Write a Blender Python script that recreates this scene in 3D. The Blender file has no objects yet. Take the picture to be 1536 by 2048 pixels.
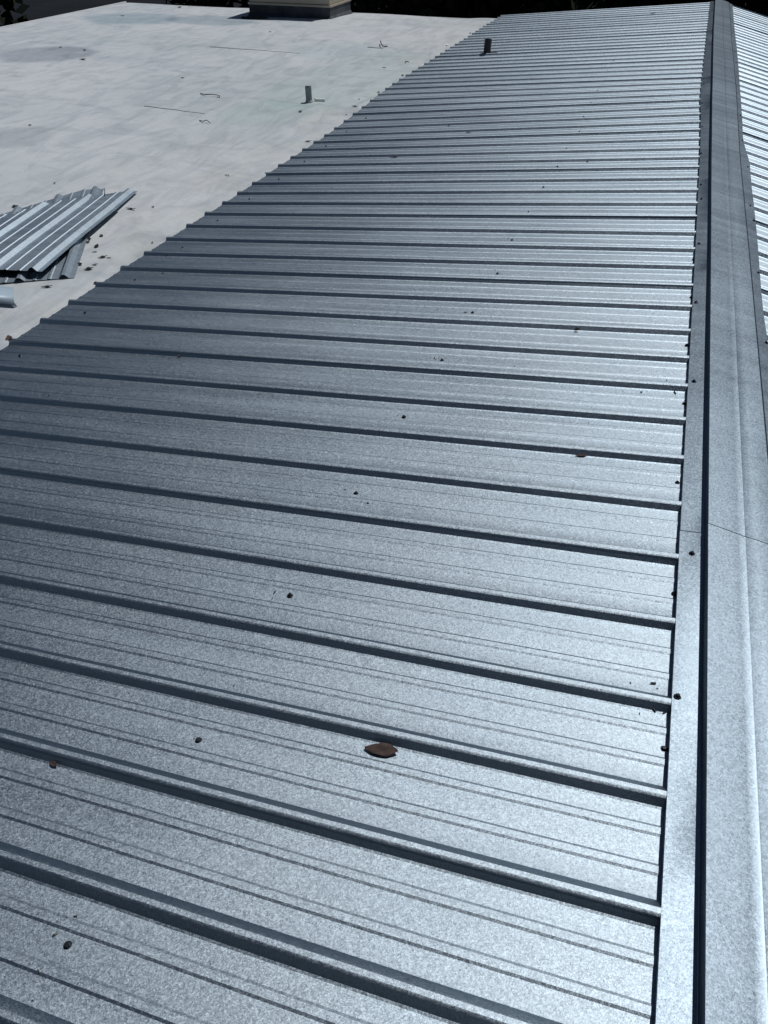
import bpy, bmesh, math, random
import numpy as np
from mathutils import Vector, Matrix
random.seed(4); rng = np.random.default_rng(4)
SC = bpy.context.scene; COL = SC.collection

# ------------------------------------------------------------------ camera, sky, sun
F, PIT, YAW, SL = 1528.13, 0.690370, -0.321753, 0.1003479   # focal (px of a 1536x2048 frame), pitch, yaw, left slope
Z0 = 5.65                                                    # camera height above the ground
cp, sp = math.cos(PIT), math.sin(PIT)
FW = Vector((math.sin(YAW)*cp, math.cos(YAW)*cp, -sp))
RT = Vector((math.cos(YAW), -math.sin(YAW), 0)); UP = RT.cross(FW)
cam = bpy.data.cameras.new('camera'); camo = bpy.data.objects.new('camera', cam); COL.objects.link(camo)
camo.matrix_world = Matrix(((RT.x, UP.x, -FW.x, 0), (RT.y, UP.y, -FW.y, 0), (RT.z, UP.z, -FW.z, Z0), (0, 0, 0, 1)))
cam.sensor_fit = 'VERTICAL'; cam.sensor_height = 36; cam.lens = F/2048*36; cam.clip_start = .05; cam.clip_end = 3000
SC.camera = camo

SUN_EL, SUN_AZ = math.radians(64.5), math.radians(30)          # azimuth to the right of the ridge direction (+y)
SDIR = Vector((math.sin(SUN_AZ)*math.cos(SUN_EL), math.cos(SUN_AZ)*math.cos(SUN_EL), math.sin(SUN_EL)))
W = bpy.data.worlds.new('World'); SC.world = W; W.use_nodes = True
nt = W.node_tree; bg = nt.nodes['Background']
sky = nt.nodes.new('ShaderNodeTexSky'); sky.sky_type = 'NISHITA'; sky.sun_disc = False
sky.sun_elevation = SUN_EL; sky.sun_rotation = SUN_AZ; sky.air_density = .8; sky.altitude = 800; sky.dust_density = .6; sky.ozone_density = 1.5
nt.links.new(sky.outputs[0], bg.inputs[0]); bg.inputs[1].default_value = .05
sl = bpy.data.lights.new('sun', 'SUN'); sl.energy = 5.0; sl.angle = math.radians(.5); sl.color = (1, .985, .96)
so = bpy.data.objects.new('sun', sl); so.rotation_euler = (-SDIR).to_track_quat('-Z', 'Y').to_euler(); COL.objects.link(so)
SC.view_settings.view_transform = 'Standard'; SC.view_settings.look = 'None'; SC.view_settings.gamma = 1
SC.view_settings.exposure = -0.76

# ------------------------------------------------------------------ helpers
def ray(x, y): return FW*F + RT*(x-768) - UP*(y-1024)
def left(x, y, dz=0):
    """point on the left slope (rib tops + dz) seen at photo pixel x, y; z relative to the camera"""
    d = ray(x, y); return d*((-1.3585+dz)/(d.z-SL*d.x))
def right(x, y, dz=0):
    d = ray(x, y); return d*((-1.3166+.24*.4166+dz)/(d.z+.24*d.x))
def flat(x, y, z=-1.650):
    d = ray(x, y); return d*(z/d.z)
def smooth(a, b, t):
    t = min(1, max(0, (t-a)/(b-a))); return t*t*(3-2*t)
def bump(x, y):
    """the old roof rises a little towards its far end"""
    e = .065*smooth(6.3, 8.3, y); c = .030*smooth(5.2, 7.6, y); u = min(1, max(0, (.26-x)/2.9))
    return c + (e-c)*u
def on_left(x, y, dz=-.021):
    """photo pixel to the real (rising) left slope pan"""
    P = left(x, y, dz)
    for _ in range(6): P = left(x, y, dz+bump(P.x, P.y))
    return P
def link(o):
    COL.objects.link(o); return o
def mesh_obj(name, verts, faces, mat, parent=None, smooth_ang=None, loc=None):
    me = bpy.data.meshes.new(name); me.from_pydata([tuple(v) for v in verts], [], faces); me.update()
    if smooth_ang is not None:
        me.shade_smooth(); me.set_sharp_from_angle(angle=math.radians(smooth_ang))
    mats = mat if isinstance(mat, (list, tuple)) else [mat]
    for m in mats: me.materials.append(m)
    o = bpy.data.objects.new(name, me); link(o)
    if parent: o.parent = parent
    if loc is not None: o.location = loc
    return o
def bm_obj(name, bm, mat, parent=None, smooth_ang=None, loc=None):
    me = bpy.data.meshes.new(name); bm.to_mesh(me); bm.free()
    if smooth_ang is not None:
        me.shade_smooth(); me.set_sharp_from_angle(angle=math.radians(smooth_ang))
    me.materials.append(mat)
    o = bpy.data.objects.new(name, me); link(o)
    if parent: o.parent = parent
    if loc is not None: o.location = loc
    return o
def empty(name, loc=(0, 0, 0)):
    o = bpy.data.objects.new(name, None); o.location = loc; return link(o)
def tag(o, label=None, cat=None, group=None, kind=None):
    if label: o['label'] = label
    if cat: o['category'] = cat
    if group: o['group'] = group
    if kind: o['kind'] = kind
    return o
def box(bm, lo, hi, bev=0):
    r = bmesh.ops.create_cube(bm, size=1); vs = r['verts']
    for v in vs: v.co = Vector([(lo[i]+hi[i])/2 + v.co[i]*(hi[i]-lo[i]) for i in range(3)])
    if bev:
        es = list({e for v in vs for e in v.link_edges})
        bmesh.ops.bevel(bm, geom=es, offset=bev, segments=2, affect='EDGES')
def tube(bm, pts, r0, r1=None, n=8, cap=True):
    r1 = r0 if r1 is None else r1; pts = [Vector(p) for p in pts]; rings = []
    for i, p in enumerate(pts):
        d = (pts[min(i+1, len(pts)-1)]-pts[max(i-1, 0)]).normalized()
        a = d.orthogonal().normalized() if i == 0 else (a - d*a.dot(d)).normalized()
        b = d.cross(a); r = r0+(r1-r0)*i/(len(pts)-1)
        rings.append([bm.verts.new(p+(a*math.cos(t)+b*math.sin(t))*r) for t in [2*math.pi*k/n for k in range(n)]])
    for A, B in zip(rings, rings[1:]):
        for k in range(n): bm.faces.new((A[k], A[(k+1) % n], B[(k+1) % n], B[k]))
    if cap: bm.faces.new(rings[0][::-1]); bm.faces.new(rings[-1])
def W3(P): return Vector((P[0], P[1], P[2]+Z0))

# ------------------------------------------------------------------ materials
def newmat(name):
    m = bpy.data.materials.new(name); m.use_nodes = True
    return m, m.node_tree, m.node_tree.nodes['Principled BSDF']
def N(nt, t, **kw):
    n = nt.nodes.new(t)
    for k, v in kw.items():
        if k in n.inputs: n.inputs[k].default_value = v
        else: setattr(n, k, v)
    return n
def ramp(nt, src, stops):
    r = nt.nodes.new('ShaderNodeValToRGB'); nt.links.new(src, r.inputs[0]); el = r.color_ramp.elements
    while len(el) < len(stops): el.new(.5)
    for e, (p, c) in zip(el, stops): e.position = p; e.color = (*c, 1) if len(c) == 3 else c
    return r
def plain(name, col, rough=.6, metal=0, var=.15, scale=30, bumpd=0):
    m, t, b = newmat(name); L = t.links
    tc = N(t, 'ShaderNodeTexCoord'); no = N(t, 'ShaderNodeTexNoise', Scale=scale, Detail=5.0)
    L.new(tc.outputs['Object'], no.inputs['Vector'])
    r = ramp(t, no.outputs[0], [(.3, tuple(c*(1-var) for c in col)), (.7, tuple(min(1, c*(1+var)) for c in col))])
    L.new(r.outputs[0], b.inputs['Base Color']); b.inputs['Roughness'].default_value = rough; b.inputs['Metallic'].default_value = metal
    if bumpd:
        bu = N(t, 'ShaderNodeBump', Distance=bumpd, Strength=.6); L.new(no.outputs[0], bu.inputs['Height']); L.new(bu.outputs[0], b.inputs['Normal'])
    return m
def galv(name, col, rough, amp, cell=260, stain=.06, mix=.38):
    """aluminium-zinc coated sheet: small crystal facets, each turned a little, over a broad satin gloss"""
    m, t, b = newmat(name); L = t.links
    tc = N(t, 'ShaderNodeTexCoord'); ge = N(t, 'ShaderNodeNewGeometry'); oi = N(t, 'ShaderNodeObjectInfo')
    def facets(sc):
        v = N(t, 'ShaderNodeTexVoronoi', Scale=sc); L.new(tc.outputs['Object'], v.inputs['Vector'])
        s = N(t, 'ShaderNodeVectorMath', operation='SUBTRACT'); L.new(v.outputs['Color'], s.inputs[0]); s.inputs[1].default_value = (.5, .5, .5)
        return s, v
    s1, v1 = facets(cell); s2, v2 = facets(cell*.42)
    m1 = N(t, 'ShaderNodeVectorMath', operation='SCALE'); L.new(s1.outputs[0], m1.inputs[0]); m1.inputs['Scale'].default_value = amp
    m2 = N(t, 'ShaderNodeVectorMath', operation='SCALE'); L.new(s2.outputs[0], m2.inputs[0]); m2.inputs['Scale'].default_value = amp*.6
    a1 = N(t, 'ShaderNodeVectorMath', operation='ADD'); L.new(m1.outputs[0], a1.inputs[0]); L.new(m2.outputs[0], a1.inputs[1])
    # gentle waviness of thin sheet
    no = N(t, 'ShaderNodeTexNoise', Scale=2.2, Detail=2.0); L.new(tc.outputs['Object'], no.inputs['Vector'])
    ns = N(t, 'ShaderNodeVectorMath', operation='SUBTRACT'); L.new(no.outputs['Color'], ns.inputs[0]); ns.inputs[1].default_value = (.5, .5, .5)
    nm = N(t, 'ShaderNodeVectorMath', operation='SCALE'); L.new(ns.outputs[0], nm.inputs[0]); nm.inputs['Scale'].default_value = .05
    a2 = N(t, 'ShaderNodeVectorMath', operation='ADD'); L.new(a1.outputs[0], a2.inputs[0]); L.new(nm.outputs[0], a2.inputs[1])
    a3 = N(t, 'ShaderNodeVectorMath', operation='ADD'); L.new(ge.outputs['Normal'], a3.inputs[0]); L.new(a2.outputs[0], a3.inputs[1])
    nn = N(t, 'ShaderNodeVectorMath', operation='NORMALIZE'); L.new(a3.outputs[0], nn.inputs[0]);     # tone: facets, long faint smears, per-sheet difference
    mp = N(t, 'ShaderNodeMapping'); mp.inputs['Scale'].default_value = (.7, 9, 1); L.new(tc.outputs['Object'], mp.inputs[0])
    n2 = N(t, 'ShaderNodeTexNoise', Scale=1.6, Detail=5.0); L.new(mp.outputs[0], n2.inputs['Vector'])
    r1 = ramp(t, n2.outputs[0], [(.25, (1-stain,)*3), (.75, (1+stain*.0,)*3)])
    r2 = ramp(t, v1.outputs['Color'], [(0, (.74,)*3), (1, (1.08,)*3)])
    x1 = N(t, 'ShaderNodeMix', data_type='RGBA', blend_type='MULTIPLY'); x1.inputs[0].default_value = 1
    L.new(r1.outputs[0], x1.inputs[6]); L.new(r2.outputs[0], x1.inputs[7])
    x2 = N(t, 'ShaderNodeMix', data_type='RGBA', blend_type='MULTIPLY'); x2.inputs[0].default_value = 1
    L.new(x1.outputs[2], x2.inputs[6]); x2.inputs[7].default_value = (*col, 1)
    r3 = ramp(t, oi.outputs['Random'], [(0, (.93, .94, .95)), (1, (1, 1, 1))])
    x3 = N(t, 'ShaderNodeMix', data_type='RGBA', blend_type='MULTIPLY'); x3.inputs[0].default_value = 1
    L.new(x2.outputs[2], x3.inputs[6]); L.new(r3.outputs[0], x3.inputs[7])
    mr = N(t, 'ShaderNodeMapRange'); L.new(n2.outputs[0], mr.inputs[0]); mr.inputs[3].default_value = rough-.04; mr.inputs[4].default_value = rough+.05
    gl = N(t, 'ShaderNodeBsdfAnisotropic'); gl.distribution = 'BECKMANN'
    L.new(x3.outputs[2], gl.inputs['Color']); L.new(mr.outputs[0], gl.inputs['Roughness']); L.new(nn.outputs[0], gl.inputs['Normal'])
    g2 = N(t, 'ShaderNodeBsdfAnisotropic'); g2.distribution = 'GGX'
    L.new(x3.outputs[2], g2.inputs['Color']); g2.inputs['Roughness'].default_value = .50; L.new(nn.outputs[0], g2.inputs['Normal'])
    mx = N(t, 'ShaderNodeMixShader'); mx.inputs[0].default_value = mix; L.new(gl.outputs[0], mx.inputs[1]); L.new(g2.outputs[0], mx.inputs[2])
    t.nodes.remove(b); L.new(mx.outputs[0], t.nodes['Material Output'].inputs[0])
    return m
M_SHEET = galv('galvanised_sheet', (.455, .54, .61), .605, .155, 580, mix=.20)
M_CAP = galv('galvanised_trim', (.285, .35, .41), .52, .11, 560, mix=.34)
M_PILE = galv('galvanised_offcut', (.50, .59, .67), .62, .08, 420)
M_SCREW = plain('screw_steel', (.035, .04, .048), .3, .6, .2, 200)
M_RUBBER = plain('black_rubber', (.012, .014, .018), .6)
M_PIPE = plain('weathered_pipe', (.22, .25, .26), .55, 0, .2, 60)
M_PIPEIN = plain('pipe_inside', (.03, .03, .03), .8)
M_ABS = plain('black_plastic_pipe', (.005, .007, .010), .45, 0, .2, 40)
M_WHITEP = plain('white_plastic', (.75, .76, .76), .4, 0, .05, 40)
M_TAN = plain('tan_painted_metal', (.42, .38, .30), .5, 0, .06, 6)
M_TRIMBLUE = plain('pale_blue_trim', (.34, .43, .51), .45, 0, .06, 12)
M_LEAF = plain('dry_leaf', (.045, .029, .024), .85, 0, .4, 60, .001)
M_LEAFD = plain('dark_dry_leaf', (.014, .011, .010), .9, 0, .4, 60)
M_RUST = plain('rusty_leaf', (.07, .036, .026), .75, 0, .3, 60)
M_TWIG = plain('twig_bark', (.07, .05, .04), .8, 0, .3, 80)
M_WIRE = plain('black_wire', (.03, .03, .035), .5)
M_SWARF = plain('metal_swarf', (.03, .03, .035), .5)
M_WALL = plain('painted_wall', (.45, .42, .36), .8, 0, .08, 3)
M_BARK = plain('tree_bark', (.02, .016, .013), .9, 0, .3, 8, .02)
M_SEAM = plain('open_seam', (.10, .105, .11), .9)
M_WATER = plain('puddle_water', (.10, .10, .09), .06, 0, .1, 2)

def leafmat():
    m, t, b = newmat('tree_foliage'); L = t.links
    tc = N(t, 'ShaderNodeTexCoord'); no = N(t, 'ShaderNodeTexNoise', Scale=1.3, Detail=4.0); L.new(tc.outputs['Object'], no.inputs['Vector'])
    r = ramp(t, no.outputs[0], [(.3, (.005, .009, .006)), (.7, (.012, .019, .009))]); L.new(r.outputs[0], b.inputs['Base Color'])
    b.inputs['Roughness'].default_value = .8; b.inputs['Specular IOR Level'].default_value = .15; return m
M_FOL = leafmat()
def asphalt():
    m, t, b = newmat('old_asphalt'); L = t.links
    tc = N(t, 'ShaderNodeTexCoord'); n1 = N(t, 'ShaderNodeTexNoise', Scale=.35, Detail=6.0); n2 = N(t, 'ShaderNodeTexNoise', Scale=60.0, Detail=3.0)
    L.new(tc.outputs['Object'], n1.inputs['Vector']); L.new(tc.outputs['Object'], n2.inputs['Vector'])
    r = ramp(t, n1.outputs[0], [(.3, (.007, .009, .012)), (.7, (.013, .016, .020))]); L.new(r.outputs[0], b.inputs['Base Color'])
    b.inputs['Roughness'].default_value = .95; b.inputs['Specular IOR Level'].default_value = .1
    bu = N(t, 'ShaderNodeBump', Distance=.01); L.new(n2.outputs[0], bu.inputs['Height']); L.new(bu.outputs[0], b.inputs['Normal']); return m
M_ASPH = asphalt()

def membrane():
    """white roof coating brushed on in overlapping strokes, with old puddle stains"""
    m, t, b = newmat('white_roof_coating'); L = t.links
    tc = N(t, 'ShaderNodeTexCoord')
    def noise(sc, det, scale3, rot=0, rough=.55, dist=0):
        mp = N(t, 'ShaderNodeMapping'); mp.inputs['Scale'].default_value = scale3; mp.inputs['Rotation'].default_value = (0, 0, rot)
        L.new(tc.outputs['Object'], mp.inputs[0])
        n = N(t, 'ShaderNodeTexNoise', Scale=sc, Detail=det, Roughness=rough, Distortion=dist); L.new(mp.outputs[0], n.inputs['Vector']); return n
    def mul(a, bb, fac=1.0):
        x = N(t, 'ShaderNodeMix', data_type='RGBA', blend_type='MULTIPLY'); x.inputs[0].default_value = fac
        L.new(a, x.inputs[6]); L.new(bb, x.inputs[7]); return x.outputs[2]
    base = N(t, 'ShaderNodeRGB'); base.outputs[0].default_value = (.57, .595, .625, 1)
    st1 = noise(1.7, 5, (2.6, .8, 1), .75, .65, 1.4); st2 = noise(1.1, 5, (.9, 2.4, 1), .15, .65, 1.6)
    big = noise(.45, 3, (1, 1, 1)); fine = noise(40, 4, (1, 1, 1)); grime = noise(2.2, 6, (1, 1, 1), 0, .7)
    c = mul(base.outputs[0], ramp(t, st1.outputs[0], [(.36, (.80, .82, .84)), (.56, (1, 1, 1))]).outputs[0])
    c = mul(c, ramp(t, st2.outputs[0], [(.34, (.85, .86, .875)), (.50, (1, 1, 1))]).outputs[0])
    c = mul(c, ramp(t, big.outputs[0], [(.35, (.86, .90, .90)), (.6, (1, 1, 1))]).outputs[0])
    c = mul(c, ramp(t, fine.outputs[0], [(.3, (.93, .93, .93)), (.6, (1, 1, 1))]).outputs[0])
    # brownish grime near the eave of the metal roof
    se = N(t, 'ShaderNodeSeparateXYZ'); L.new(tc.outputs['Object'], se.inputs[0])
    mr = N(t, 'ShaderNodeMapRange'); L.new(se.outputs[0], mr.inputs[0])
    mr.inputs[1].default_value = -4.2; mr.inputs[2].default_value = -2.7; mr.inputs[3].default_value = 0; mr.inputs[4].default_value = 1
    gm = N(t, 'ShaderNodeMath', operation='MULTIPLY'); L.new(mr.outputs[0], gm.inputs[0]); L.new(ramp(t, grime.outputs[0], [(.35, (0, 0, 0)), (.7, (1, 1, 1))]).outputs[0], gm.inputs[1])
    x = N(t, 'ShaderNodeMix', data_type='RGBA', blend_type='MULTIPLY'); L.new(gm.outputs[0], x.inputs[0]); L.new(c, x.inputs[6]); x.inputs[7].default_value = (.90, .885, .83, 1); c = x.outputs[2]
    # dried puddles: soft-edged darker patches where water stood
    wob = noise(1.1, 4, (1, 1, 1), 0, .6)
    ws = N(t, 'ShaderNodeVectorMath', operation='SUBTRACT'); L.new(wob.outputs['Color'], ws.inputs[0]); ws.inputs[1].default_value = (.5, .5, .5)
    wsc = N(t, 'ShaderNodeVectorMath', operation='SCALE'); L.new(ws.outputs[0], wsc.inputs[0]); wsc.inputs['Scale'].default_value = .6
    wa = N(t, 'ShaderNodeVectorMath', operation='ADD'); L.new(tc.outputs['Object'], wa.inputs[0]); L.new(wsc.outputs[0], wa.inputs[1])
    for (cx, cy, rx, ry, col, k) in STAINS:
        mp = N(t, 'ShaderNodeMapping'); mp.vector_type = 'POINT'
        mp.inputs['Location'].default_value = (-cx/rx, -cy/ry, 0); mp.inputs['Scale'].default_value = (1/rx, 1/ry, 0); L.new(wa.outputs[0], mp.inputs[0])
        le = N(t, 'ShaderNodeVectorMath', operation='LENGTH'); L.new(mp.outputs[0], le.inputs[0])
        r = N(t, 'ShaderNodeMapRange', interpolation_type='SMOOTHSTEP'); L.new(le.outputs['Value'], r.inputs[0])
        r.inputs[1].default_value = .75; r.inputs[2].default_value = 1.1; r.inputs[3].default_value = k; r.inputs[4].default_value = 0
        x = N(t, 'ShaderNodeMix', data_type='RGBA', blend_type='MULTIPLY'); L.new(r.outputs[0], x.inputs[0]); L.new(c, x.inputs[6]); x.inputs[7].default_value = (*col, 1); c = x.outputs[2]
    L.new(c, b.inputs['Base Color']); b.inputs['Roughness'].default_value = .55
    bu = N(t, 'ShaderNodeBump', Distance=.004, Strength=.5); L.new(st1.outputs[0], bu.inputs['Height'])
    bu2 = N(t, 'ShaderNodeBump', Distance=.001, Strength=.5); L.new(fine.outputs[0], bu2.inputs['Height']); L.new(bu.outputs[0], bu2.inputs['Normal']); L.new(bu2.outputs[0], b.inputs['Normal'])
    return m
STAINS = [(-7.45, 9.05, .62, .60, (.66, .68, .72), 1), (-8.2, 12.2, .9, .75, (.68, .76, .80), 1), (-6.9, 12.4, .8, .5, (.66, .72, .76), 1),
          (-5.2, 5.6, .35, .4, (.8, .81, .83), 1), (-3.3, 8.6, .75, 1.5, (.88, .945, .935), 1), (-3.45, 7.0, .45, .55, (.90, .95, .94), 1),
          (-3.9, 10.4, .8, .7, (.90, .95, .95), 1), (-6.0, 5.2, .6, .5, (.9, .9, .91), 1)]
M_MEMB = membrane()

# ------------------------------------------------------------------ ground
def plane(name, x0, y0, x1, y1, z, mat):
    return mesh_obj(name, [(x0, y0, z), (x1, y0, z), (x1, y1, z), (x0, y1, z)], [(0, 1, 2, 3)], mat)
g = plane('ground', -900, -900, 900, 1500, 0, M_ASPH); tag(g, 'dark asphalt yard below and beyond the roofs', None, None, 'structure')

# ------------------------------------------------------------------ metal roofed building
S = .2286; Y0 = .6735
DL = {-2: .003, -1: -.002, 0: -.002, 1: -.002, 2: 0, 3: .004, 4: .010, 5: 0, 6: -.006, 7: -.005, 8: 0, 9: .0, 10: -.008, 11: -.007, 12: -.005, 13: -.007, 14: .005, 15: .01, 16: .015, 17: .012}
DR = {0: .001, 1: -.002, 2: -.005, 3: .006, 4: .008, 5: .01, 6: .014, 7: .008, 8: .004, 9: -.008, 10: -.01, 11: -.008, 12: -.015, 13: -.014, 14: -.025, 15: -.022, 16: -.012, 17: -.015, 18: 0, 19: .01, 20: .01, 21: .008}
def rib_y(k, x):
    a, b = DL.get(k, 0), DR.get(k, 0); u = (x+2.65)/2.91
    return Y0 + k*S + a + (b-a)*min(1, max(0, u)) + .0011*math.sin(x*(2.1+.3*(k%4))+k*1.9)
HR = .0195
RIB = [(-.0205, 0), (-.0158, .0016), (-.0052, HR-.0028), (-.0025, HR-.0009), (0, HR), (.0092, HR), (.0118, HR-.0014), (.0300, .0006), (.0320, 0)]
MIN = [(-.0115, 0), (-.0065, .0022), (.0065, .0022), (.0115, 0)]
def section(k0, k1):
    """(rib index, offset, height) across one sheet from rib k0 to rib k1; k0 laps over its neighbour"""
    out = []
    for k in range(k0, k1+1):
        for o, h in RIB:
            if k == k0:
                if o < -.012: continue
                h2 = h + .0013*(1 if h > .01 else .6)
                if not out: out.append((k, -.0080, HR*.62+.0014))
                out.append((k, o, h2))
            elif k == k1 and o > .012: continue
            else: out.append((k, o, h))
        if k < k1:
            for c in (.345, .675):
                for o, h in MIN: out.append((k, c*S+.006+o, h))
    return out
left_plane = lambda x: -1.3585 - HR + SL*x
roof_b = empty('metal_roofed_building', (0, 6, 0))
tag(roof_b, 'low building whose silvery ribbed metal roof fills most of the view', 'building')
def place(o, parent):
    """parent keeping the world position (all meshes are written in world coordinates)"""
    o.parent = parent; o.location = Vector(o.location) - parent.location; return o
def make_panel(k0, k1, side, name='roof_panel'):
    sec = section(k0, k1); rs = random.Random(k0*7+side)
    if side < 0: e_ = rs.uniform(-.006, .006); xs = [-2.648+e_, -2.644+e_] + [-2.4+.2*i for i in range(14)] + [.395, .405]
    else: xs = [.425, .43] + [.6+.25*i for i in range(9)]
    verts, faces = [], []
    ph = rs.uniform(0, 6); tw = rs.uniform(-.0008, .0008)
    for x in xs:
        for k, o, h in sec:
            y = rib_y(k, x)+o if side < 0 else Y0+(k+.35)*S+o
            y = min(y, 13.52)
            base = left_plane(x) if side < 0 else -1.3166-HR-.24*(x-.4166)
            z = base + h + bump(x, y)
            fr = (o+.0)/S
            if h < .003 and .05 < fr < .95: z += .0013*math.sin(x*(4.3+.4*(k%3))+ph+1.7*k)*math.sin(math.pi*fr) + .0009*math.sin(math.pi*fr)
            verts.append((x, y, z+Z0+tw*(x+1)))
    n = len(sec)
    for i in range(len(xs)-1):
        for j in range(n-1):
            a = i*n+j; faces.append((a, a+n, a+n+1, a+1) if side < 0 else (a, a+n, a+n+1, a+1))
    # thickness: underside shell, 0.6 mm
    m = len(verts)
    o = mesh_obj(name, verts, faces, M_SHEET, None, 18)
    so_ = o.modifiers.new('thickness', 'SOLIDIFY'); so_.thickness = .0007; so_.offset = -1
    o.location = (0, 0, 0); place(o, roof_b); return o
KEND = 56
PAN_L, PAN_R = {}, {}
for k0 in range(-8, KEND, 4):
    k1 = min(k0+4, KEND)
    o = make_panel(k0, k1, -1); PAN_L[k0] = o
    o2 = make_panel(k0, k1, 1); PAN_R[k0] = o2

# ridge cap ----------------------------------------------------------------
def tab(pts): 
    ys = [p[0] for p in pts]; xs = [p[1] for p in pts]
    return lambda y: float(np.interp(y, ys, xs))
eL = tab([(0, .262), (5.6, .262), (6.5, .250), (7.1, .236), (7.7, .238), (8.8, .247), (9.7, .254), (10.8, .261), (12.1, .274), (13.6, .288)])
fL = tab([(0, .3210), (5.8, .319), (7.1, .313), (8.5, .316), (10.8, .322), (13.6, .342)])
cC = tab([(0, .4178), (7.0, .4178), (8.2, .419), (10.8, .427), (13.6, .447)])
rR = tab([(0, .497), (5, .495), (7, .500), (10.8, .515), (13.6, .535)])
# right flange edge measured from the photo on the right slope plane
EP = sorted([(right(x, y)[1], right(x, y)[0]) for x, y in [(1463, 2), (1467, 59), (1472.6, 107), (1475.6, 146), (1477.5, 185), (1483, 244), (1486, 283), (1495, 312), (1500, 332), (1505, 390), (1509, 421), (1514.5, 478), (1518.7, 536), (1522.8, 587), (1527, 628), (1535, 679)]])
eR = tab([(0, .545), (2.2, .543)] + EP)
def cap_section(y, lift, spread):
    l, f, c, r, e = eL(y)-spread, fL(y)-spread*.7, cC(y), rR(y)+spread*.7, eR(y)+spread
    zt = lambda x: -1.3585+SL*x+.0028+lift
    zr = lambda x: -1.3166-.24*(x-.4166)+.0028+lift
    zc = -1.3088+lift; step = .0355; stepr = .010
    w = .0016
    crv = [(f+.0025+(c-f-.0025)*q, (zt(f)+step) + (zc-zt(f)-step)*(q**1.0) + .0003*math.sin(math.pi*q)) for q in (0, .2, .4, .6, .8)]
    pts = [(l, zt(l)-.007), (l+.0006, zt(l)), (f-.001, zt(f)), (f+.0003, zt(f)+.001), (f+.0006, zt(f)+step-.002)] + crv
    pts += [(c-.0034, zc), (c+.0008, zc+.0003), (c+.0026, zc-.0005)]
    pts += [(c+(r-c)*q, zc+(zr(r)+stepr-zc)*q+.0015*math.sin(math.pi*q)) for q in (.35, .7)]
    lf = .006*math.exp(-((y-5.45)/.16)**2)       # flange sprung up a little at a lap
    pts += [(r, zr(r)+stepr), (r+.006, zr(r)+.003), (r+.008, zr(r)+.001), (e-.001, zr(e)+lf*.6), (e, zr(e)-.006+lf)]
    return pts
JOIN = [-2.6, -1.40, 1.674, 4.746, 7.62, 10.70, 13.55]
CAPS = []
for i in range(len(JOIN)-1):
    ya, yb = JOIN[i], min(JOIN[i+1]+.03, 13.56)
    ny = int((yb-ya)/.1)+2; rows = []
    ph = 1.3
    for j in range(ny):
        y = ya+.004 if j == 0.5 else ya+(yb-ya)*j/(ny-1)
        if j == 1: y = ya+.004
        if j == ny-2: y = yb-.004
        q = (y-ya)/(yb-ya)
        # each nearer piece lies over the farther one at its far end
        lift = .0007*smooth(.96, .985, q); spread = .0010*smooth(.96, .985, q)
        pts = cap_section(y, lift, spread)
        row = []
        for n_, (x, z) in enumerate(pts):
            wob = .0009*math.sin(y*2.1+ph+n_*.25) if 2 < n_ < 15 else .0003*math.sin(y*5.0+ph)
            row.append((x+.0008*math.sin(y*1.7+ph), y, z+bump(.3, y)+wob+Z0))
        rows.append(row)
    n = len(rows[0]); verts = [v for r in rows for v in r]; faces = []
    for j in range(ny-1):
        for k in range(n-1):
            a = j*n+k; faces.append((a, a+1, a+n+1, a+n))
    o = mesh_obj('ridge_cap', verts, faces, M_CAP, None, 22)
    md = o.modifiers.new('thickness', 'SOLIDIFY'); md.thickness = .0008; md.offset = -1
    place(o, roof_b); CAPS.append((ya, o))
# screws ----------------------------------------------------------------
def screw_mesh():
    bm = bmesh.new()
    def disc(r0, z0, r1, z1, n, bot=False):
        a = [bm.verts.new((r0*math.cos(2*math.pi*i/n), r0*math.sin(2*math.pi*i/n), z0)) for i in range(n)]
        b = [bm.verts.new((r1*math.cos(2*math.pi*i/n), r1*math.sin(2*math.pi*i/n), z1)) for i in range(n)]
        for i in range(n): bm.faces.new((a[i], a[(i+1) % n], b[(i+1) % n], b[i]))
        return a, b
    a, b = disc(.0080, -.001, .0080, .0022, 20); a2, b2 = disc(.0080, .0022, .0062, .0036, 20); bm.faces.new(b2)
    a, b = disc(.0047, .0034, .0047, .0078, 6); a3, b3 = disc(.0047, .0078, .0038, .0088, 6); bm.faces.new(b3)
    me = bpy.data.meshes.new('screw'); bm.to_mesh(me); bm.free(); me.materials.append(M_SCREW); return me
SCREW = screw_mesh()
def screw(P, slope, parent):
    o = bpy.data.objects.new('screw', SCREW); link(o); o.parent = parent
    o.rotation_euler = (random.uniform(-.08, .08), -math.atan(slope)+random.uniform(-.08, .08), random.uniform(0, 6))
    o.location = W3(P) - parent.location - (parent.parent.location if parent.parent else Vector())
def panel_at(y, D):
    k = (y-Y0)/S; return D[max(-8, min(52, int(math.floor((k)/4)*4)))]
def scr_pan(pts):
    for x, y in pts:
        P = on_left(x, y, -HR+.004); P.z -= .004; screw(P, SL, panel_at(P.y, PAN_L))
MIDROW = [(135, 1890), (397, 1480), (580, 1190), (712, 986), (808, 833), (884, 720), (945, 625), (995, 547), (1024, 480), (1057, 424), (1087, 374), (1115, 333), (1133, 297), (1159, 263), (1167, 233), (1182, 205.5), (1195.5, 180.5), (1214.5, 141), (1227, 122)]
EAVEROW = [(40, 711), (170, 625), (270, 560), (365, 495), (435, 441), (499, 397.6), (558, 358), (609, 323), (652, 292), (693, 263), (732, 236), (763, 213)]
RIDGEROW = [(1329, 1497), (1350, 1186), (1355, 965), (1369.6, 806), (1374, 690), (1383, 594), (1388, 518)]
scr_pan(MIDROW); scr_pan(EAVEROW); scr_pan(RIDGEROW)
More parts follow.
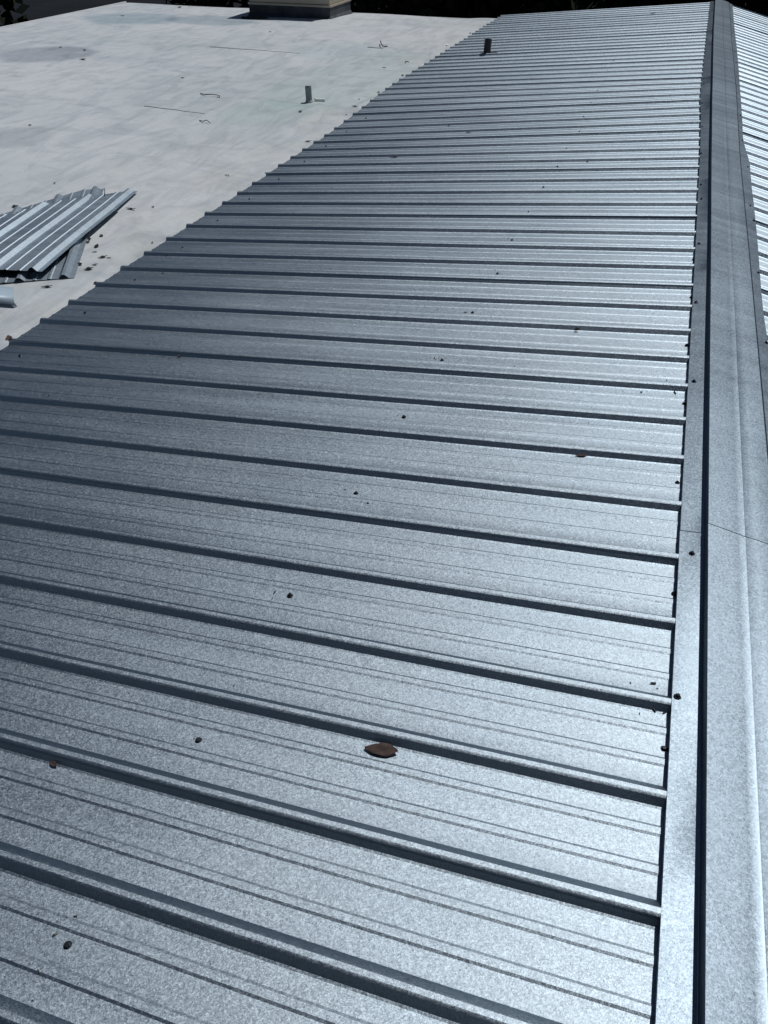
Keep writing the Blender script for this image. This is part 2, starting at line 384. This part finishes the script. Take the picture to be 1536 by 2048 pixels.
def cap_at(y): return [o for ya, o in CAPS if ya <= y][-1]
CAPL = [(1355, 1393), (1384, 1107), (1388, 763), (1392, 605), (1398, 487.7), (1403, 398), (1402, 370), (1402, 307), (1404.5, 254), (1404, 206.5), (1407.6, 168.5), (1407.6, 158), (1409, 129), (1411, 104), (1414, 80.5), (1416, 63), (1416, 57.6), (1417.5, 41.6), (1417.8, 26), (1417.8, 10.7)]
for x, y in CAPL:
    P = left(x, y, .004)
    for _ in range(5): P = left(x, y, .004+bump(.3, P.y))
    P.z -= .0024; screw(P, SL, cap_at(P.y))
CAPR = [(1495, 335), (1499.6, 412), (1507.4, 441.5), (1516.6, 546), (1532.6, 685.6), (1485, 281), (1480.5, 231), (1474.6, 187.5), (1471.7, 174), (1472.9, 154), (1471.7, 125.6), (1469, 103), (1467, 81.6), (1464.8, 67.4), (1466, 62.5), (1464, 45)]
for x, y in CAPR:
    P = right(x, y, .004)
    for _ in range(5): P = right(x, y, .004+bump(.3, P.y))
    P.x = min(P.x, eR(P.y)-.006); P.z -= .0024; screw(P, -.24, cap_at(P.y))
for yy in (1.1, 2.0, 8.9, 10.7, 11.6):
    P = Vector((.9, yy, -1.3166-HR-.24*(.9-.4166)+bump(.3, yy)+.0008)); screw(P, -.24, panel_at(yy, PAN_R))
# walls under the metal roof
bm = bmesh.new(); box(bm, (-2.60, -3.0, 0), (2.3, 13.35, 3.42)); place(bm_obj('wall', bm, M_WALL), roof_b)
# black vent pipe standing on the metal roof
P = on_left(973.5, 109.5); B = W3(P)
bm = bmesh.new(); n = 24; R1 = .041; H1 = .152
for (r0, z0, r1, z1) in [(R1, -.01, R1, H1), (R1, H1, R1-.006, H1), (R1-.006, H1, R1-.006, .02)]:
    a = [bm.verts.new((r0*math.cos(2*math.pi*i/n), r0*math.sin(2*math.pi*i/n), z0)) for i in range(n)]
    b = [bm.verts.new((r1*math.cos(2*math.pi*i/n)+.006*(z1 > .1), r1*math.sin(2*math.pi*i/n), z1)) for i in range(n)]
    for i in range(n): bm.faces.new((a[i], a[(i+1) % n], b[(i+1) % n], b[i]))
vp = bm_obj('vent_pipe', bm, M_ABS, None, 40, B); place(vp, roof_b); vp['label'] = 'short black vent pipe'
bm = bmesh.new(); box(bm, (-.068, -.05, .0), (.115, .05, .012), .003); bt = bm_obj('pipe_boot', bm, M_RUBBER); bt.parent = vp; bt.rotation_euler = (0, -math.atan(SL), 0); bt.location = (0, 0, .006)

# ------------------------------------------------------------------ flat roofed building beside it
flat_b = empty('flat_roofed_building', (-6, 7, 0))
tag(flat_b, 'flat roof with brushed white coating on the left, lower than the ribbed metal roof', 'building')
ZF = -1.660
def fz(x, y):
    q = smooth(-3.4, -2.9, x)
    w = .005*math.sin(x*1.3+y*.7)+.004*math.sin(x*2.9-y*1.7+1)+.003*math.sin(y*3.1+x*.4)
    # seams: one layer of membrane lapped over the next
    st = 0
    for y_, sl_, h_ in ((6.2, -.14, .004), (9.35, -.135, .004), (11.9, -.13, .003), (3.4, -.14, .003)):
        d = y - (y_+sl_*(x)); st += h_*math.exp(-(d/.03)**2)
    far = -.015*smooth(12.9, 14, y)
    return ZF + w*(1-q) + st*(1-q) + far*(1-q)
nx, ny = 160, 420; xs = np.linspace(-9.5, -2.0, nx); ys = np.linspace(-3.5, 14.0, ny)
verts = [(x, y+(.05*math.sin(x*1.1+.5) if y > 13.99 else 0), fz(x, y)+Z0) for y in ys for x in xs]
faces = [(j*nx+i, j*nx+i+1, (j+1)*nx+i+1, (j+1)*nx+i) for j in range(ny-1) for i in range(nx-1)]
mb = mesh_obj('roof_membrane', verts, faces, M_MEMB, None, 60); place(mb, flat_b)
# turned-down drip edge on the left and far sides
bm = bmesh.new()
box(bm, (-9.53, -3.5, Z0+ZF-.16), (-9.503, 14.0, Z0+ZF+.006), .004); box(bm, (-9.53, 14.062, Z0+ZF-.2), (-2.0, 14.09, Z0+ZF-.03), .004)
de = bm_obj('drip_edge', bm, M_WHITEP); place(de, flat_b)
bm = bmesh.new(); box(bm, (-9.44, -3.4, 0), (-2.63, 13.93, Z0+ZF-.05)); place(bm_obj('wall', bm, M_WALL), flat_b)
for pa, pb in (((288, 212), (410, 228)), ((420, 92), (600, 108))):
    A = W3(flat(*pa, ZF+.002)); Bq = W3(flat(*pb, ZF+.002)); bm = bmesh.new()
    d = Bq-A; o0 = A; pts = [A+d*(i/12)+Vector((0, .006*math.sin(i*1.3), 0)) for i in range(13)]
    for q in pts: q.z = Z0+fz(q.x, q.y)+.001
    tube(bm, [q-o0 for q in pts], .0042, .0022, 6); o = bm_obj('roof_seam', bm, M_SEAM, None, 60, o0); place(o, flat_b)
# curb with tan unit at the far edge
cx0, cx1, cy0, cy1 = -6.60, -5.22, 13.03, 13.93; zb = Z0+ZF-.02
M_FLASH = plain('dark_bitumen_flashing', (.045, .055, .065), .7, 0, .5, 5)
curb = empty('rooftop_unit', (0, 0, 0)); curb.parent = flat_b; curb.location = Vector((cx0+.7, cy0+.4, zb)) - flat_b.location
curb['label'] = 'tan metal box on a dark flashed curb at the far edge of the flat roof'
cO = Vector((cx0+.7, cy0+.4, zb))
bm = bmesh.new()
hb = .175
lo = [(cx0-.05, cy0-.07, -.01), (cx1+.05, cy0-.07, -.01), (cx1+.05, cy1, -.01), (cx0-.05, cy1, -.01)]
md_ = [(cx0, cy0, .06), (cx1, cy0, .06), (cx1, cy1, .06), (cx0, cy1, .06)]
hi = [(cx0, cy0, hb), (cx1, cy0, hb), (cx1, cy1, hb), (cx0, cy1, hb)]
V = [[bm.verts.new(Vector((x, y, z+zb))-cO) for x, y, z in ring] for ring in (lo, md_, hi)]
for A, Bq in zip(V, V[1:]):
    for i in range(4): bm.faces.new((A[i], A[(i+1) % 4], Bq[(i+1) % 4], Bq[i]))
bm_obj('base_flashing', bm, M_FLASH, curb)
bm = bmesh.new(); box(bm, (cx0-.012-cO.x, cy0-.012-cO.y, hb), (cx1+.012-cO.x, cy1+.012-cO.y, hb+.03), .004); bm_obj('metal_strip', bm, M_TAN, curb)
bm = bmesh.new(); box(bm, (cx0+.01-cO.x, cy0+.01-cO.y, hb+.034), (cx1-.01-cO.x, cy1-.01-cO.y, .80), .006); bm_obj('cabinet', bm, M_TAN, curb)
bm = bmesh.new(); box(bm, (cx0-.03-cO.x, cy0-.03-cO.y, .803), (cx1+.03-cO.x, cy1+.03-cO.y, .86), .01); bm_obj('lid', bm, M_TAN, curb)
for i in range(9):
    bm = bmesh.new(); box(bm, (cx1+.0105-.01-cO.x, cy0+.1+i*.085-cO.y, .30), (cx1-.004-cO.x, cy0+.15+i*.085-cO.y, .7)); bm_obj('louvre', bm, M_TAN, curb)
# puddle beside the curb
c = Vector((-6.42, 12.80)); vs = [(c.x+.22*math.cos(a)*(1+.12*math.sin(3*a)), c.y+.16*math.sin(a)*(1+.15*math.cos(2*a)), fz(c.x, c.y)+Z0+.010) for a in [2*math.pi*i/28 for i in range(28)]]
pu = mesh_obj('puddle', vs, [tuple(range(28))], M_WATER); tag(pu, 'small puddle of rainwater at the foot of the tan rooftop box', None, None, 'structure')
# pipe stub
P = Vector((-3.300, 7.605, fz(-3.3, 7.6)+Z0)); n = 20
bm = bmesh.new()
for (r0, z0, r1, z1) in [(.0300, -.01, .0310, .136), (.0310, .136, .0265, .136), (.0265, .136, .0265, .02)]:
    a = [bm.verts.new((r0*math.cos(2*math.pi*i/n), r0*math.sin(2*math.pi*i/n), z0)) for i in range(n)]
    b = [bm.verts.new((r1*math.cos(2*math.pi*i/n)-.004*(z1 > .1), r1*math.sin(2*math.pi*i/n), z1+.005*math.sin(5*i)*(z1 > .1))) for i in range(n)]
    for i in range(n): bm.faces.new((a[i], a[(i+1) % n], b[(i+1) % n], b[i]))
ps = bm_obj('vent_pipe', bm, M_PIPE, None, 40, P); place(ps, flat_b); ps['label'] = 'short grey pipe stub coated at its foot'
bm = bmesh.new(); tube(bm, [(0, 0, -.006), (0, 0, .012), (0, 0, .022)], .040, .032, 20); bm_obj('pipe_collar', bm, M_MEMB, ps, 40)

# ------------------------------------------------------------------ loose things on the flat roof
def place_flat(x, y, dz=0):
    P = flat(x, y, ZF+dz); P = flat(x, y, fz(P.x, P.y)+dz); return W3(P)
# white pipe cap lying beside the stub
A = place_flat(630.5, 199.5, .012); Bv = place_flat(650, 200, .012); bm = bmesh.new(); L_ = (Bv-A)
tube(bm, [Vector((0, 0, 0)), L_*.25, L_*.3, L_*.94, L_], .011, .0135, 14)
bmesh.ops.create_uvsphere(bm, u_segments=10, v_segments=6, radius=.014, matrix=Matrix.Translation((.004, -.004, .006)))
tag(bm_obj('pipe_fitting', bm, M_WHITEP, None, 40, A), 'small white plastic fitting lying beside the grey pipe stub', 'fitting')

def sheet_offcut(name, origin, ang, y_near, prof_end, rib_at, width, zlift, tilt=0, mat=None, curl=.01):
    """ribbed sheet lying on the roof. local u = across (ribs side by side), v = along the ribs"""
    pts = []
    u = 0
    def h(u):
        for r in rib_at:
            d = abs(u-r)
            if d < .008: return HR
            if d < .028: return HR*(1-(d-.008)/.020)
        for r in rib_at:
            for c in (.076, .152):
                d = abs(u-r-c)
                if d < .006: return .003
                if d < .011: return .003*(1-(d-.006)/.005)
        return 0
    us = sorted(set([0, width] + [round(r+d, 4) for r in rib_at for d in (-.028, -.0265, -.0095, -.008, .008, .0095, .0265, .028)] + [round(r+c+d, 4) for r in rib_at for c in (.076, .152) for d in (-.011, -.006, .006, .011)]))
    us = [q for q in us if 0 <= q <= width]
    nv = 14; verts, faces = [], []
    for q in us:
        ye = prof_end(q)
        for j in range(nv+1):
            t = j/nv; v = y_near(q)+(ye-y_near(q))*t
            z = h(q) + zlift + tilt*v + curl*math.sin(math.pi*t)*math.sin(3*q+1) + .002*math.sin(v*4+q*3)
            verts.append((q, v, z))
    for i in range(len(us)-1):
        for j in range(nv):
            a = i*(nv+1)+j; faces.append((a, a+nv+1, a+nv+2, a+1))
    o = mesh_obj(name, verts, faces, mat or M_PILE, None, None, origin); o.rotation_euler = (0, 0, ang)
    m = o.modifiers.new('thickness', 'SOLIDIFY'); m.thickness = .0009; m.offset = -1
    return o
# u runs to the LEFT (negative x) so origin is the right near corner; ribs run away from the viewer
def offcut(name, corner, ang, width, rib_at, near, far, zlift, **kw):
    o = sheet_offcut(name, corner, ang, near, far, rib_at, width, zlift, **kw)
    return o
ang_t = math.atan2(.28, 1.36)          # ribs lean to the left as they go away
def mk(label, corner, ang, width, ribs, near, far, zlift, **kw):
    """mirror: local u to the left"""
    o = offcut('roofing_offcut', corner, ang, width, ribs, near, far, zlift, **kw)
    me = o.data
    for v in me.vertices: v.co.x = -v.co.x
    me.flip_normals(); me.update()
    return tag(o, label, 'roofing sheet', 'loose ribbed sheets stacked on the white roof')
zf = Z0+ZF
OFF = True
def edge(pa, za, pb, zb_):
    A = flat(*pa, ZF+za); B2 = flat(*pb, ZF+zb_); d = B2-A
    return W3(A), math.atan2(-d.x, d.y), math.hypot(d.x, d.y), (zb_-za)/math.hypot(d.x, d.y)
RB = [.055, .2836, .5122, .7408, .9694]
A, an, ln, tl = edge((150, 553), .002, (208, 378), .002)
mk('bottom sheet of the stack, turned so its near right corner sticks out below', A, an, 1.15, RB,
   lambda q: -.02-.03*q, lambda q: ln-.04*q-.9*max(0, q-.14), .003, curl=.002)
A, an2, ln2, tl2 = edge((84, 543), .030, (275, 382), .016)
mk('long middle sheet of the stack, whose narrow ribbed edge reaches farthest right', A, an2, 1.10, RB,
   lambda q: .02, lambda q: ln2-1.39+float(np.interp(q, [0, .1, .278, .446, .664, 1.1], [1.39, 1.37, 1.235, 1.118, .817, .2])), 0, tilt=tl2, curl=.003)
A, an3, ln3, tl3 = edge((84, 543), .045, (275, 382), .024)
mk('topmost ribbed sheet of the stack, shorter, with a ragged far end', A, an3, 1.10, RB,
   lambda q: 0, lambda q: ln3-1.39+float(np.interp(q, [0, .095, .1, .19, .2, .278, .446, .664, 1.1], [1.06, 1.04, 1.16, 1.14, 1.20, 1.15, 1.04, .76, .15])), 0, tilt=tl3, curl=.003)
# folded trim piece at the left edge
A = flat(27, 575, ZF+.03); Bq = flat(28, 604, ZF+.03)
d1 = Vector((Bq.x-A.x, Bq.y-A.y, 0)); d2 = Vector((-.34, -.05, 0))
bm = bmesh.new(); O = W3(A); th = Vector((0, 0, .03))
prof = [Vector((0, 0, 0)), d1*.5+Vector((0, 0, .004)), d1, d1+Vector((.0, .012, -.028))]
ra = [bm.verts.new(p) for p in prof]; rb = [bm.verts.new(p+d2+Vector((0, 0, .01))) for p in prof]
for i in range(3): bm.faces.new((ra[i], rb[i], rb[i+1], ra[i+1]))
o = bm_obj('trim_offcut', bm, M_TRIMBLUE, None, 30, O); m = o.modifiers.new('thickness', 'SOLIDIFY'); m.thickness = .001; m.offset = 0
tag(o, 'pale bluish folded trim piece cut off by the left edge of the view', 'trim')

# ------------------------------------------------------------------ leaves, twigs, wires
def leaf(P, length, width, ang, mat, label,  cat='leaf', group='dry leaves and scraps on the roofs', slope=0, curl=.25, seed=0, name='dry_leaf'):
    rs = random.Random(seed); n = 18; ph1 = rs.uniform(0, 6); verts, faces = [], []
    for i in range(n+1):
        t = i/n; w = width/2*(math.sin(math.pi*min(1, t*.96+.02))**(.95 if length > .06 else 1.2))*(1+.10*math.sin(9*t+ph1)+rs.uniform(-.04, .04))+.0006
        x = (t-.5)*length; bend = curl*length*(4*(t-.5)**2)*.5
        for s_ in (-1, -.5, 0, .5, 1):
            verts.append((x+rs.uniform(-.008, .008)*length, s_*w*(1.15 if s_ > 0 and t > .4 else 1), .002+bend*.5*(1.4 if t > .5 else .6)+abs(s_)**1.5*w*curl*1.5*(1 if s_ > 0 else .6)+.0012*math.sin(11*t+3*s_)*(length > .04)))
    for i in range(n):
        for j in range(4): a = i*5+j; faces.append((a, a+5, a+6, a+1))
    o = mesh_obj(name, verts, faces, mat, None, 60, P)
    m = o.modifiers.new('thickness', 'SOLIDIFY'); m.thickness = .0008; m.offset = 0
    o.rotation_euler = (0, -math.atan(slope), ang)
    return tag(o, label, cat, group)
def twig(pts, r, mat, label, cat, name, group=None):
    bm = bmesh.new(); o0 = Vector(pts[0]); tube(bm, [Vector(p)-o0 for p in pts], r, r*.7, 6)
    return tag(bm_obj(name, bm, mat, None, 60, o0), label, cat, group)
pan = lambda x, y: W3(on_left(x, y, -HR+.002))
leaf(pan(763, 1502), .072, .028, .10, M_LEAF, 'large curled brown leaf lying alone on the near metal pan', slope=SL, curl=.22, seed=1)
leaf(pan(108, 1530), .024, .009, -.2, M_LEAF, 'brown leaf tucked against a rib near the left edge', slope=SL, curl=.5, seed=2)
leaf(pan(1162, 912), .034, .010, .15, M_LEAF, 'flat brown leaf below a rib not far from the ridge cap', slope=SL, curl=.2, seed=3)
leaf(W3(left(19, 680, 0)), .035, .030, .9, M_RUST, 'rusty red leaf caught on the end of a rib at the eave', slope=SL, curl=.6, seed=4)
leaf(pan(359, 713), .016, .010, .3, M_RUST, 'tiny rust coloured leaf scrap on the metal left of centre', slope=SL, curl=.4, seed=5)
leaf(pan(333, 512), .022, .012, 0, M_LEAFD, 'small dark leaf beside a rib close to the eave screws', slope=SL, curl=.3, seed=6)
leaf(pan(1153, 662), .024, .014, .2, M_LEAFD, 'small dark scrap on the metal near the ridge, standing on edge', slope=SL, curl=.8, seed=7)
leaf(pan(889, 237), .040, .016, 0, M_LEAFD, 'dark scrap upper right of the eave among far ribs, farther one', slope=SL, curl=.3, seed=8)
leaf(pan(898, 252), .020, .020, .4, M_LEAFD, 'dark scrap among far ribs just below a longer one', slope=SL, curl=.6, seed=9)
leaf(pan(936, 266), .050, .016, .1, M_LEAFD, 'faint flat scrap lying along a far rib right of two others', slope=SL, curl=.1, seed=10)
leaf(pan(789, 314.5), .060, .020, .1, M_LEAFD, 'flat grey leaf on the metal below the row of eave screws', slope=SL, curl=.1, seed=11)
leaf(pan(1305, 27), .09, .03, .1, M_LEAFD, 'dark leaf near the far end of the metal roof by the ridge', slope=SL, curl=.3, seed=12)
leaf(pan(1175, 323), .020, .012, 0, M_LEAFD, 'tiny dark scrap right of the middle row of screws', slope=SL, curl=.4, seed=13)
leaf(pan(1219.5, 340), .022, .014, 0, M_LEAFD, 'tiny dark scrap nearest the ridge among the far ribs', slope=SL, curl=.5, seed=14)
FLV = [(166, 119.5, .10, .03, 0, 'long black leaf right of the round grey stain'), (169, 101, .05, .03, .3, 'small black leaf above the long one beside the grey stain'),
  (121, 95, .06, .02, 0, 'thin dark leaf on the grey stain'), (60, 251, .03, .02, .5, 'lone dark speck of leaf far left on the white roof'), (365, 156, .05, .016, 0, 'thin leaf alone in the middle of the white roof'),
  (600.5, 224, .04, .03, .3, 'dark leaf just below the grey pipe stub'), (452, 351, .016, .014, 0, 'left of two dots side by side on the white roof'), (456.5, 351.5, .016, .014, 0, 'right of two dots side by side on the white roof'),
  (359, 15.5, .09, .05, 0, 'bigger dark leaf of two near the far edge left of the rooftop box'), (379, 12, .08, .03, 0, 'smaller dark leaf of two near the far edge left of the rooftop box'),
  (245, 32, .10, .02, 0, 'thin leaf at the edge of the bluish far stain'), (540, 64, .04, .02, 0, 'dark speck on the white roof below the rooftop box'),
  (616, 283.5, .055, .016, .5, 'slim leaf beside the eave, nearest of the slim ones'), (710, 213.5, .075, .018, -.2, 'slim dark leaf between the grey pipe stub and the eave'),
  (757, 185, .035, .020, .2, 'small dark leaf close to the eave right of the pipe stub'), (768, 135.5, .05, .015, 0, 'thin dark leaf right of the curled black scrap'), (805, 151.5, .035, .03, .2, 'dark triangular leaf near the eave, halfway to the far end'),
  (940, 67, .03, .03, 0, 'dark dot near the far corner of the white roof'), (718, 199, .02, .015, 0, 'tiny dark dot right of the white fitting'), (692.5, 230, .02, .012, 0, 'tiny dark dot beside the eave below the pipe stub'),
  (189.5, 504.5, .035, .007, .6, 'thin brown stem right of the stack, above the slanted leaves'), (205.6, 515, .055, .016, .75, 'slanted brown leaf right of the stacked sheets'),
  (218, 516, .030, .007, .3, 'thin stem end right of the slanted brown leaf'), (190, 530, .035, .010, .7, 'small slanted leaf above the biggest leaf by the stack'),
  (177.6, 539, .050, .022, .75, 'biggest brown leaf by the stack, low and slanted'), (193, 493.5, .030, .030, .2, 'dark rounded leaf right of the stack'), (203, 472, .030, .022, 2.6, 'dark pointed leaf right of the stack, uppermost there'),
  (160, 529.5, .028, .026, 1.2, 'leaf half under the bottom sheet of the stack'), (179, 479, .022, .022, .5, 'leaf at the edge of the top sheet, upper of a touching pair'), (176.5, 485, .026, .016, 1.4, 'leaf at the edge of the top sheet, lower of a touching pair'),
  (262, 418.7, .075, .014, -.12, 'long brown leaf right of the far end of the stack'), (94, 574.5, .060, .014, .45, 'long dark leaf below the stack'), (190.7, 567, .020, .020, .3, 'small dark lump between the stack and the eave'),
  (98, 559.5, .012, .010, 0, 'speck just under the near edge of the stack'), (304.6, 486, .014, .012, 0, 'brown speck close to the eave right of the stack'), (306, 414.5, .022, .012, 0, 'faint brown speck above and right of the stack'),
  (109, 367, .018, .014, 0, 'dark speck above the stack'), (30, 414, .045, .026, .8, 'dark leaf above the left part of the stack'), (616.5, 345, .02, .012, 0, None)]
for i, (x, y, l, w, a, lab) in enumerate(FLV):
    if lab is None: continue
    brown = any(s in lab for s in ('brown', 'slanted'))
    leaf(place_flat(x, y, .002), l, w, a, M_LEAF if brown and i % 2 else M_LEAFD, lab, curl=.35, seed=40+i)
# upright black shard at the far end of the stack
leaf(place_flat(210.5, 388, .03), .075, .012, 1.3, M_LEAFD, 'black pointed shard standing at the far end of the stack', curl=.4, seed=90).rotation_euler = (0, -1.2, .2)
def wire(pp, r, label, mat=M_WIRE, name='wire'):
    twig([place_flat(x, y, r+dz) for x, y, dz in pp], r, mat, label, 'wire', name, 'wires and scraps on the white roof')
wire([(401, 187, 0), (410, 189, .01), (422, 188.5, .012), (434, 190, .01), (440, 192, .004), (439, 194.5, 0), (434, 194, 0)], .0045, 'thin hooked wire on the middle of the white roof')
wire([(399, 241, 0), (407, 242.5, .01), (413, 240, .02), (418, 244, .012), (421, 247, 0)], .004, 'bent wire nearer than the hooked one')
wire([(761, 82, .03), (762.5, 88, .03), (766, 92, .01), (771, 93, 0), (775, 92, 0)], .007, 'curved black scrap near the far part of the eave', M_RUBBER, 'rubber_scrap')
wire([(810, 126, 0), (811, 123.5, .012), (815, 123, .02), (818, 124.5, .01)], .006, 'small curled black scrap close to the eave')
wire([(735, 94, .0), (750, 95.5, .0), (766, 96.5, 0)], .0035, 'faint straight wire running to the curved black scrap')
for x, y, lab in ((893.5, 91.5, 'white plastic chip by the eave, farther one'), (847.5, 132, 'white plastic chip by the eave, nearer one')):
    leaf(place_flat(x, y, .002), .045, .035, .3, M_WHITEP, lab, 'chip', 'white chips by the eave', curl=.6, seed=int(x), name='plastic_chip')
# drill swarf and grit on the metal: nobody could count it
bm = bmesh.new(); spots = [(151, 1833, 4), (110, 1870, 6), (78, 1944, 5), (65, 2001, 3), (388, 1478, 3), (346, 1481, 2), (549, 1185, 3), (544, 1198, 2), (545, 1196, 2), (736, 1007, 4), (690, 980, 3), (796, 831, 2), (869, 717, 3), (872, 719, 2), (931, 625, 3), (919, 627, 2), (1306, 1367, 5), (1307, 1420, 5), (1329, 1426, 3), (1315, 1377, 2),
  (1261, 1366, 2), (1279, 1427, 2), (1333, 761, 2), (1350, 786, 3), (1282, 785, 3), (337, 1535, 2), (468, 1371, 3), (98, 792, 3), (990, 540, 2), (1016, 478, 2), (326, 547, 3), (294, 549, 2), (360, 1480, 1.5)]
rs = random.Random(9)
for i in range(45):
    spots.append((rs.uniform(80, 1290), rs.uniform(700, 2000), rs.uniform(.8, 1.8)))
SO = W3(left(700, 1200))
for x, y, s_ in spots:
    P = pan(x, y); r = s_*.00042*min(2.2, P.xy.length/1.3+.3)
    a = rs.uniform(0, 6); L_ = r*rs.choice([1, 1.3, 2.2]); v = Vector((math.cos(a), math.sin(a)*1.4, 0))*L_
    z = Vector((0, 0, r*.6))
    tube(bm, [P-v+z-SO, P+z*1.6-SO, P+v+z-SO], r, r*.6, 5)
tag(bm_obj('metal_swarf', bm, M_SWARF, None, None, SO), 'dark drill swarf and grit scattered over the metal roof', 'swarf', None, 'stuff')

# ------------------------------------------------------------------ trees beyond the roofs, plus unseen ones added behind to darken reflections
def tree(x, y, h, r, low, label, seed, leaves=2600):
    rs = np.random.default_rng(seed); rr = random.Random(seed)
    t = empty('leafy_tree', (x, y, 0)); tag(t, label, 'tree', 'trees round the buildings')
    bm = bmesh.new(); tube(bm, [(0, 0, 0), (.1, .05, h*.3), (-.05, .1, h*.6), (.1, 0, h*.85)], .22+h*.012, .05, 10)
    for i in range(7):
        a = rr.uniform(0, 6.28); z = h*rr.uniform(.25, .7)
        tube(bm, [(0, 0, z), (math.cos(a)*r*.4, math.sin(a)*r*.4, z+h*.08), (math.cos(a)*r*.8, math.sin(a)*r*.8, z+h*.14)], .08, .02, 6)
    bm_obj('trunk', bm, M_BARK, t, 40)
    nb = 26; B_ = []
    for i in range(nb):
        a = rr.uniform(0, 6.28); zz = rr.uniform(low, h); k = math.sin(math.pi*min(1, max(.12, (zz-low+.8)/(h-low+1.2))))**.6
        q = r*k*rr.uniform(.35, .95); B_.append((q*math.cos(a), q*math.sin(a), zz, r*rr.uniform(.25, .42)))
    V = np.zeros((leaves*4, 3)); idx = rs.integers(0, nb, leaves)
    d = rs.normal(size=(leaves, 3)); d /= np.linalg.norm(d, axis=1)[:, None]
    bb = np.array(B_)[idx]; c = bb[:, :3] + d*bb[:, 3:4]*(rs.uniform(.3, 1, (leaves, 1))**.5); c[:, 2] = np.maximum(c[:, 2], .15)
    u = rs.normal(size=(leaves, 3)); u /= np.linalg.norm(u, axis=1)[:, None]; w = np.cross(u, rs.normal(size=(leaves, 3))); w /= np.linalg.norm(w, axis=1)[:, None]
    s_ = rs.uniform(.10, .24, (leaves, 1))
    V[0::4] = c-u*s_; V[1::4] = c-w*s_*.6; V[2::4] = c+u*s_; V[3::4] = c+w*s_*.6
    mesh_obj('crown', V.tolist(), [(4*i, 4*i+1, 4*i+2, 4*i+3) for i in range(leaves)], M_FOL, t)
FAR = [(-9.5, 23, 7, 4.0, .3), (-4.5, 20.5, 8, 3.6, .3), (0, 21.5, 7, 3.6, .2), (4.2, 19.5, 8, 3.5, .2), (8.5, 18, 7, 3.5, .3), (-1.8, 25, 10, 4.5, 1), (10, 24, 9, 4.5, .5), (-6.5, 28, 10, 4.5, .5)]
LT = ['dark tree beyond the rooftop box', 'dark tree beyond the far edge of the white roof', 'dark tree beyond the far end of the metal roof', 'dark tree beyond the end of the ridge', 'dark tree beyond the right slope of the metal roof', 'taller tree standing behind the far row', 'taller tree behind the row on the right', 'taller tree behind the row on the left']
for i, (x, y, h, r, low) in enumerate(FAR): tree(x, y, h, r, low, LT[i], 100+i, 9000)
tree(-15.5, 15.0, 5, 2.4, .2, 'low dark tree beyond the left edge of the white roof', 120, 2600)
for i, (x, y) in enumerate([(-7, -11), (-1.5, -10), (4, -11.5), (9.5, -9)]): tree(x, y, 14, 4.6, 1.0, 'unseen tall tree added behind the viewpoint to darken reflections, number %s from the left' % ('one', 'two', 'three', 'four')[i], 140+i, 9000)  # unseen row added behind the camera so the near rib faces reflect something dark
